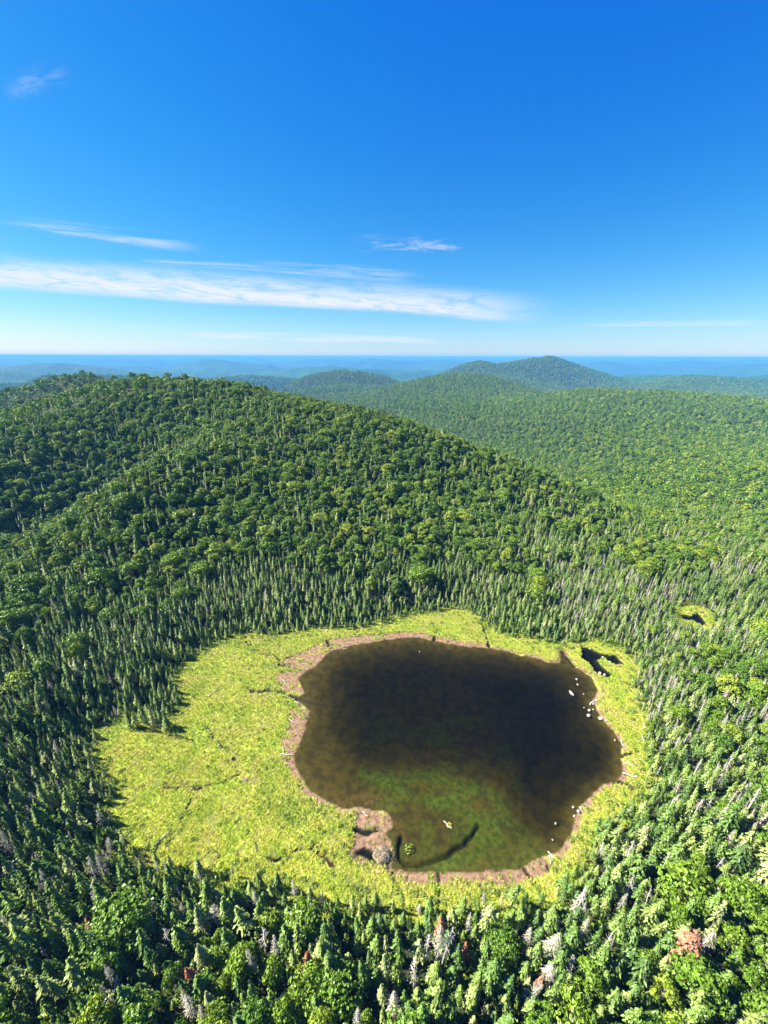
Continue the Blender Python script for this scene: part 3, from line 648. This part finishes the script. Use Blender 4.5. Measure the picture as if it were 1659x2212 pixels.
for i in np.nonzero(chosen)[0]:
    kd = tk[i]; nm, cat, what = NAMES[kd]; vi = int(var[i]) % len(KITS[kd]); crown, trunk, Ht = KITS[kd][vi]
    key = (kd, vi)
    if key not in proto:
        e = bpy.data.objects.new(nm, None); e.empty_display_size = .5
        proto[key] = (e, bpy.data.objects.new('trunk', trunk), bpy.data.objects.new('crown', crown)); objs = proto[key]
    else: objs = tuple(o.copy() for o in proto[key])
    e, tr_, cw = objs
    for o in objs: col.objects.link(o)
    tr_.parent = e; cw.parent = e
    e.location = (tx[i], ty[i], tz[i]); e.rotation_euler = (tilt[i][0], tilt[i][1], rz[i]); e.scale = (ts[i] * fat[i], ts[i] * fat[i], ts[i])
    hs2 = ('tall ' if ts[i] > .9 else 'medium sized ' if ts[i] > .68 else 'short ')
    zn = zone(tx[i], ty[i], U[i], V[i])
    if kd == 'rusty': lab = RUSTY[nr_ % len(RUSTY)]; nr_ += 1; grp = 'rusty dying spruces'
    else:
        lab = hs2 + what + ' ' + zn; grp = hs2 + what + ' ' + zn
    tag(e, lab, cat, grp)
def rest(kd, name, label, cat):
    ii = np.nonzero((tk == kd) & ~chosen)[0]
    if not len(ii): return
    c = single_collection(name + '_kind', KITS[kd])
    scatter(name, c, np.stack([tx, ty, tz], 1)[ii], np.stack([tilt[ii, 0], tilt[ii, 1], rz[ii]], 1), np.stack([ts * fat, ts * fat, ts], 1)[ii], var[ii] % len(KITS[kd]), label, cat)
rest('spruce', 'spruce_forest', 'mass of pointed green spruces covering the slopes round the pond', 'spruce forest')
rest('broad', 'broadleaf_forest', 'mass of rounded broadleaf crowns covering the hill behind the pond', 'broadleaf forest')
rest('dead', 'dead_spruce_stand', 'pale grey dead spruces scattered through the woods', 'dead wood')
rest('snag', 'snag_stand', 'thin bare snags scattered through the woods', 'dead wood')

# undergrowth between the near trees
def bush_mesh(seed, per=46, rad=1.0, size=.24, squash=.75):
    rg = np.random.default_rng(seed); d = rg.normal(size=(per, 3)); d[:, 2] = np.abs(d[:, 2]); d /= np.linalg.norm(d, axis=1)[:, None]
    C = d * rad * rg.uniform(.6, 1.1, per)[:, None] * [1, 1, squash]
    v, f = cards(C, d + rg.normal(size=(per, 3)) * .4, size * rg.uniform(.6, 1.3, per), rg, .9)
    me = mesh_np('bush', v, f); fattr(me, 'tint', np.repeat(rg.random(per), 4)); return me
def coll_of(name, meshes, mat):
    c = bpy.data.collections.new(name)
    for i, me in enumerate(meshes):
        me.materials.append(mat); c.objects.link(bpy.data.objects.new(f'{name}_{i:02d}', me))
    return c
px, py = candidates(2.3, 300); s = np.minimum(poly_sd(px, py, MARSH), poly_sd(px, py, BOG)); k = (s > 1.0) & (rng.random(len(px)) < np.where(py > 170, .12, .8)); px, py = px[k], py[k]
c = coll_of('understory', [bush_mesh(60 + i, 60, 1.5, .34, 1.0) for i in range(3)], M_BRO)
q = rng.uniform(.4, 1.25, len(px))
scatter('undergrowth', c, np.stack([px, py, terrain(px, py)], 1), np.stack([q * 0, q * 0, rng.uniform(0, 6.28, len(px))], 1), np.stack([q, q, q * rng.uniform(.7, 1.6, len(px))], 1), rng.integers(0, 3, len(px)), 'low green undergrowth between the trees', 'undergrowth')

# far broadleaf canopy as tree crowns, 470 m to 2.2 km
FARK = [broad_mesh(90 + i, 11, W, nl, 16, .95) for i, (W, nl) in enumerate(((4.6, 10), (4.0, 8), (5.2, 11), (4.3, 9)))]
FSP = [spruce_mesh(95, 12, 1.9, .95, 5, .1, .1, 2)]
for me in FSP: me.materials.append(M_SPR)
c = coll_of('far_tree', FARK, M_BRO); c.objects.link(bpy.data.objects.new('far_tree_99', FSP[0]))
P = []
for r0, r1, st in ((455, 1100, 7.6), (1100, 2350, 9.2), (2350, 4350, 12.5)):
    g = np.arange(-r1, r1, st); a, b = np.meshgrid(g, g[g > 150]); a = (a + rng.uniform(-.5, .5, a.shape) * st).ravel(); b = (b + rng.uniform(-.5, .5, b.shape) * st).ravel()
    r = np.hypot(a, b); az = np.degrees(np.arctan2(a, b)); ok = (r > r0) & (r <= r1) & (np.abs(az) < 56)
    P.append(np.stack([a[ok], b[ok]], 1))
P = np.vstack(P); fz = terrain(P[:, 0], P[:, 1]); FU, FV, FD = proj(P[:, 0], P[:, 1], fz + 8)
r = np.hypot(P[:, 0], P[:, 1]); ir = np.clip((np.log(r / 6) / math.log(60000 / 6) * (NR - 1)).astype(int) - 2, 0, NR - 1); ia = np.clip(((np.degrees(np.arctan2(P[:, 0], P[:, 1])) + 180) / 360 * (NA - 1)).round().astype(int), 1, NA - 2)
hid = np.minimum(np.minimum(vis_ang[ir, ia - 1], vis_ang[ir, ia + 1]), vis_ang[ir, ia]); ok = (fz + 16 - CAMZ) / r > hid - np.where(r < 1100, .03, .005)
P, fz = P[ok], fz[ok]; n = len(P); r = np.hypot(P[:, 0], P[:, 1])
nn = fbm(P[:, 0] / 120, P[:, 1] / 120, 3, 88); conif = rng.random(n) < np.where((P[:, 0] < 50) | (nn > .62), .38, .08)
idx = np.where(conif, 4, rng.integers(0, 4, n)); q = rng.uniform(.6, 1.25, n) * np.where(r > 2350, 1.6, np.where(r > 1100, 1.18, 1.0))
scatter('valley_forest', c, np.stack([P[:, 0], P[:, 1], fz - 1.5], 1), np.stack([q * 0, q * 0, rng.uniform(0, 6.28, n)], 1), np.stack([q, q, q * rng.uniform(.75, 1.2, n)], 1), idx, 'dense bright green broadleaf forest filling the valley and ridges beyond the hill', 'forest')
print('far trees', n)

# ------------------------------------------------------------------ marsh plants
def tuft_mesh(seed, nb=26, h=.26, rad=.50):
    rg = np.random.default_rng(seed); a = rg.uniform(0, 6.283, nb); q = rg.uniform(.0, rad, nb); hh = h * rg.uniform(.5, 1.2, nb); w_ = rg.uniform(.05, .11, nb)
    bx, by = np.cos(a) * q, np.sin(a) * q; o = rg.uniform(.1, .45, nb); sx, sy = -np.sin(a) * w_, np.cos(a) * w_
    v = np.stack([np.stack([bx - sx, by - sy, a * 0 - .05], 1), np.stack([bx + sx, by + sy, a * 0 - .05], 1), np.stack([bx + np.cos(a) * o + sx * .4, by + np.sin(a) * o + sy * .4, hh], 1), np.stack([bx + np.cos(a) * o - sx * .4, by + np.sin(a) * o - sy * .4, hh * .95], 1)], 1).reshape(-1, 3)
    me = mesh_np('tuft', v, np.arange(nb * 4).reshape(-1, 4)); fattr(me, 'tint', np.repeat(rg.random(nb), 4)); return me
g0, g1 = np.meshgrid(np.arange(-118, 190, .60), np.arange(42, 184, .62)); a = (g0 + rng.uniform(-.31, .31, g0.shape)).ravel(); b = (g1 + rng.uniform(-.31, .31, g0.shape)).ravel()
hz = basin_h(a, b); s = np.minimum(poly_sd(a, b, MARSH), poly_sd(a, b, BOG)); clump = fbm(a / 2.3, b / 2.3, 3, 91)
k = (s < 3.5) & ((hz > .16) | ((hz > .06) & (rng.random(len(a)) < .13))) & (clump + rng.uniform(-.10, .10, len(a)) > .31); a, b, hz, s = a[k], b[k], hz[k], s[k]
_t = NT.__new__(NT); _t.t = M_SED.node_tree
_cr = [n_ for n_ in _t.t.nodes if n_.type == 'VALTORGB'][0]; _ps = _t.n('ShaderNodeNewGeometry').outputs['Position']
_f = _t.m('ADD', _t.m('MULTIPLY', _t.n('ShaderNodeObjectInfo').outputs['Random'], .35), _t.mr(_t.noise(_ps, .13, 5, .65, .6), .36, .64, 0, .70)); _t.l(_f, _cr.inputs[0])
c = coll_of('sedge_tuft', [tuft_mesh(100 + i) for i in range(4)], M_SED); q = rng.uniform(.5, 1.15, len(a))
scatter('sedge', c, np.stack([a, b, hz], 1), np.stack([q * 0, q * 0, rng.uniform(0, 6.28, len(a))], 1), np.stack([q, q, q * .9], 1), rng.integers(0, 4, len(a)), 'yellow green sedge covering the marsh round the pond', 'sedge')
print('tufts', len(a))
a = rng.uniform(-118, 190, 30000); b = rng.uniform(42, 184, 30000); hz = basin_h(a, b); s = np.minimum(poly_sd(a, b, MARSH), poly_sd(a, b, BOG))
cl_ = fbm(a / 7, b / 7, 3, 93); crk = np.min([line_d(a, b, p) for p, _ in CREEKS], 0); spd = poly_sd(a, b, POND)
pr = .06 + .6 * (cl_ > .52) * .5 + .45 * (crk < 1.8) + .30 * (s > -4) + .55 * ((a > -60) & (a < -5) & (b < 78) & (spd < 12) & (spd > 0))
k = (s < 4) & (hz > .08) & (rng.random(len(a)) < pr * .85); a, b, hz, s = a[k], b[k], hz[k], s[k]
c = coll_of('marsh_shrub', [bush_mesh(70 + i, 40, .62, .17, .85) for i in range(4)], M_SHR); q = rng.uniform(.35, 1.15, len(a)) * np.where(s > -3, 1.35, 1)
scatter('marsh_shrubs', c, np.stack([a, b, hz - .05], 1), np.stack([q * 0, q * 0, rng.uniform(0, 6.28, len(a))], 1), np.stack([q, q, q], 1), rng.integers(0, 4, len(a)), 'small leafy shrubs dotted over the marsh', 'shrubs')
print('shrubs', len(a))

# ------------------------------------------------------------------ boulders, logs, islands
m_rock, T = newmat('granite')
oc = T.n('ShaderNodeTexCoord').outputs['Object']
c = T.mix(T.mr(T.noise(oc, 2.0, 5, .7), .35, .65), (.20, .175, .155), (.30, .27, .24)); c = T.mix(T.mr(T.noise(oc, 6, 4), .6, .7), c, (.12, .10, .09))
finish(T, principled(T, i_Base_Color=c, i_Roughness=.8).outputs[0])
def rock_mesh(seed):
    rg = np.random.default_rng(seed); bm = bmesh.new(); bmesh.ops.create_icosphere(bm, subdivisions=3, radius=1)
    pl = rg.normal(size=(9, 3)); pl /= np.linalg.norm(pl, axis=1)[:, None]; dd_ = rg.uniform(.55, .85, 9)
    for v in bm.verts:
        p = np.array(v.co)
        for n_, d_ in zip(pl, dd_):
            q_ = p @ n_ - d_
            if q_ > 0: p = p - n_ * q_ * .9
        v.co = p * (1 + .04 * math.sin(7 * p[0] + seed) * math.sin(6 * p[1]))
    me = bpy.data.meshes.new('boulder'); bm.to_mesh(me); bm.free(); me.materials.append(m_rock); return me
ROCKS = [rock_mesh(i) for i in range(5)]
BO = [(1247,1466,.9,.8,'flat pale boulder in the water farthest up the right shore'), (1249,1477,.9,.45,'narrow low boulder just under the flat pale boulder'),
    (1235,1495,.75,1.6,'long white boulder lying alone in the water off the right shore'), (1262,1497,.7,.5,'small brown boulder under water between the long boulder and the shore'),
    (1281,1518,.8,1.2,'slanting pale boulder at the tip of the right shore'), (1290,1513,.6,.6,'small rock at the top of the boulder cluster'),
    (1275,1533,1.0,1.0,'round white boulder in the middle of the boulder cluster'), (1273,1543,1.1,1.4,'reddish sided boulder lowest on the water side of the cluster'),
    (1299,1551,1.3,1.5,'largest pale boulder with dark marks standing at the right shore'), (1263,1527,.45,.4,'tiny stone left of the round white boulder'),
    (1283,1531,.5,.5,'tiny stone right of the round white boulder'), (1311,1556,.7,.8,'pale stone on the shore just right of the largest boulder'),
    (1330,1597,.5,.5,'small stone in the water at the right shore bend'), (1240,1742,.7,.6,'reddish stone in the water at the lower right shore'),
    (1256,1745,.8,.7,'pale stone between reddish stones at the lower right shore'), (1252,1753,.9,.9,'largest pale stone of the lower right shore group'),
    (1243,1762,.6,.6,'lowest pale stone of the lower right shore group'), (1203,1777,.7,.5,'orange brown stone alone in the water at lower right'),
    (1196,1813,.5,.4,'tiny yellowish stone alone in the water near the bottom shore'), (907,1407,.6,.5,'small white stone in the water near the top shore'),
    (1303,1418,.9,1.2,'white boulder on the grass strip between the dark pools'), (1276,1400,.9,1.0,'pale boulder at the upper end of the dark pools'), (1262,1391,.6,.7,'white rock at the forest edge above the dark pools'),
    (1318,1430,.7,.9,'pale rocks between the two arms of the dark pools'), (1297,1452,1.0,1.2,'pale boulder at the lower side of the dark pools'), (1307,1456,1.0,1.0,'pinkish boulder beside the pale one at the lower pool'),
    (1310,1404,.6,.7,'white rock on the far bank of the dark pools'), (1345,1426,.6,.6,'small rock at the right end of the dark pools'), (1487,1322,.9,1.2,'white rock beside the small far pool at right')]
for i, (u, v, sx, sy, lab) in enumerate(BO):
    fx, fy = gp(u, v); o = link('boulder', ROCKS[i % 5]); zz = float(basin_h(fx, fy)); zz = max(zz, -.25)
    if 'under water' in lab: zz = -.45
    o.location = (fx, fy, zz + .12); o.scale = (sx * .62, sy * .62, min(sx, sy) * .5 + .08); o.rotation_euler = (0, 0, i * 1.7)
    if 'long white' in lab: o.rotation_euler = (0, 0, .35); o.scale = (.55, 1.5, .5)
    tag(o, lab, 'boulder', 'pale boulders along the pond and pools')
def log_mesh(seed, stubs=5):
    rg = np.random.default_rng(seed); P = []
    for a_, b_ in zip(np.linspace(0, 1, 6)[:-1], np.linspace(0, 1, 6)[1:]):
        f_ = lambda t: (t - .5, .03 * math.sin(t * 5 + seed), .01 * math.sin(t * 9)); P.append(tube(f_(a_), f_(b_), .03 * (1 - .6 * a_), .03 * (1 - .6 * b_), 8))
    for k_ in range(stubs):
        t = rg.uniform(.25, .95); an = rg.uniform(0, 3.1); L = rg.uniform(.05, .16); P.append(tube((t - .5, .03 * math.sin(t * 5 + seed), 0), (t - .5 + L * .6, math.cos(an) * L, math.sin(an) * L), .009, .003, 5))
    v, f = merge(P); me = mesh_np('log', v, f, True); me.materials.append(M_WOOD); return me
LOGS = [log_mesh(i) for i in range(3)]
LG = [((452,1507),(468,1494),'white bleached log lying alone on the yellow marsh'), ((741,1404),(751,1401),'short white log at the upper left shore of the pond'),
    ((625,1556),(640,1563),'pale log lying on the brown mud of the left shore'), ((637,1517),(647,1521),'short pale log at the small left inlet'), ((612,1620),(616,1632),'upright ended pale log at the lower left mud'),
    ((608,1632),(634,1632),'long grey log across the lower left mud'), ((612,1470),(618,1478),'small pale log on the upper left mud flat'), ((960,1775),(978,1790),'pale log with a green tuft floating in the lower pond'),
    ((1185,1800+40),(1206,1856),'bleached log with branches at the lower right shore'), ((1187,1850),(1192,1868),'short bleached log crossing the branched one at the lower right shore'), ((1342,1598),(1348,1612),'white log on the yellow right shore'),
    ((1387,1588),(1392,1602),'white log on the marsh beside the right hand woods'), ((1275,1522),(1292,1508),'white driftwood log among the boulders'),
    ((1345,1672),(1378,1680),'grey log on the mud at the right shore bay'), ((1352,1648),(1372,1655),'grey log above the right shore bay'), ((335,1836),(365,1800),'long fallen dead trunk at the lower left marsh edge'),
    ((785,1756),(797,1764),'pale stick on top of the brown mud island')]
for i, (p, q_, lab) in enumerate(LG):
    a_, b_ = np.array(gp(*p)), np.array(gp(*q_)); L = np.linalg.norm(b_ - a_); c_ = (a_ + b_) / 2; o = link('log', LOGS[i % 3])
    o.location = (c_[0], c_[1], max(float(basin_h(*c_)), 0.02) + .22); fat_ = max(L, 3.5) if L < 6 else 5; o.scale = (L, fat_ * 1.3, fat_ * 1.3); o.rotation_euler = (0, .03, math.atan2(b_[1] - a_[1], b_[0] - a_[0]))
    tag(o, lab, 'log', 'bleached logs round the pond')
# stick-built beaver lodge on the mud
def lodge():
    rg = np.random.default_rng(5); e = bpy.data.objects.new('beaver_lodge', None); col.objects.link(e); e.location = (*gp(828, 1848), .05)
    bm = bmesh.new(); bmesh.ops.create_icosphere(bm, subdivisions=3, radius=1)
    for v in bm.verts: v.co = Vector((v.co.x * 2.4, v.co.y * 2.1, max(v.co.z, -.3) * 1.2)) * (1 + .12 * math.sin(5 * v.co.x) * math.cos(4 * v.co.y))
    me = bpy.data.meshes.new('mound'); bm.to_mesh(me); bm.free(); m, T = newmat('mud_mound'); pos = T.n('ShaderNodeTexCoord').outputs['Object']
    finish(T, principled(T, i_Base_Color=T.mix(T.mr(T.noise(pos, 2, 4), .4, .6), (.12, .08, .05), (.24, .20, .10)), i_Roughness=.95).outputs[0]); link('mound', me, m, e)
    P = []
    for k in range(120):
        a_ = rg.uniform(0, 6.28); q_ = rg.uniform(0, 1) ** .6; c_ = np.array([math.cos(a_) * 2.3 * q_, math.sin(a_) * 2.0 * q_, 1.15 * math.sqrt(max(0, 1 - q_ * q_)) + .1])
        d_ = rg.normal(size=3) * [1, 1, .3]; d_ /= np.linalg.norm(d_); P.append(tube(c_ - d_ * .7, c_ + d_ * .7, .05, .03, 5))
    v, f = merge(P); link('sticks', mesh_np('sticks', v, f), M_BARK, e)['kind'] = 'stuff'
    tag(e, 'pale stick mound of a beaver lodge on the mud at the lower pond', 'beaver lodge')
lodge()
for u, v, s_, lab in ((886,1832,1.3,'small round grassy islet standing in the brown shallows'), (972,1782,.8,'bright green tuft growing on the floating log')):
    fx, fy = gp(u, v); me = bush_mesh(int(u), 90, 1.0, .22, .7); me.materials.append(M_SED if s_ < 1 else M_SHR)
    o = link('grass_islet', me); o.location = (fx, fy, -.05); o.scale = (s_, s_, s_ * .8); tag(o, lab, 'islet')

# ------------------------------------------------------------------ summer haze
HZ = 148.0
bm = bmesh.new(); bmesh.ops.create_cube(bm, size=1.0); me = bpy.data.meshes.new('haze'); bm.to_mesh(me); bm.free()
m, T = newmat('haze')
pv = T.n('ShaderNodeVolumePrincipled'); pv.inputs['Color'].default_value = (.090, .305, .64, 1); pv.inputs['Density'].default_value = 0.000088; pv.inputs['Anisotropy'].default_value = 0.0
out = T.n('ShaderNodeOutputMaterial'); T.l(pv.outputs[0], out.inputs[1])
o = link('haze', me, m); zlow = -400.0; o.location = (0, 0, (HZ + zlow) / 2); o.scale = (124000, 124000, HZ - zlow); tag(o, 'pale blue summer haze filling the air', 'haze', kind='stuff')
print('max terrain', float(np.array([v.co.z for v in bpy.data.objects['distant_forest'].data.vertices]).max()), float(terrain(tx, ty).max()))
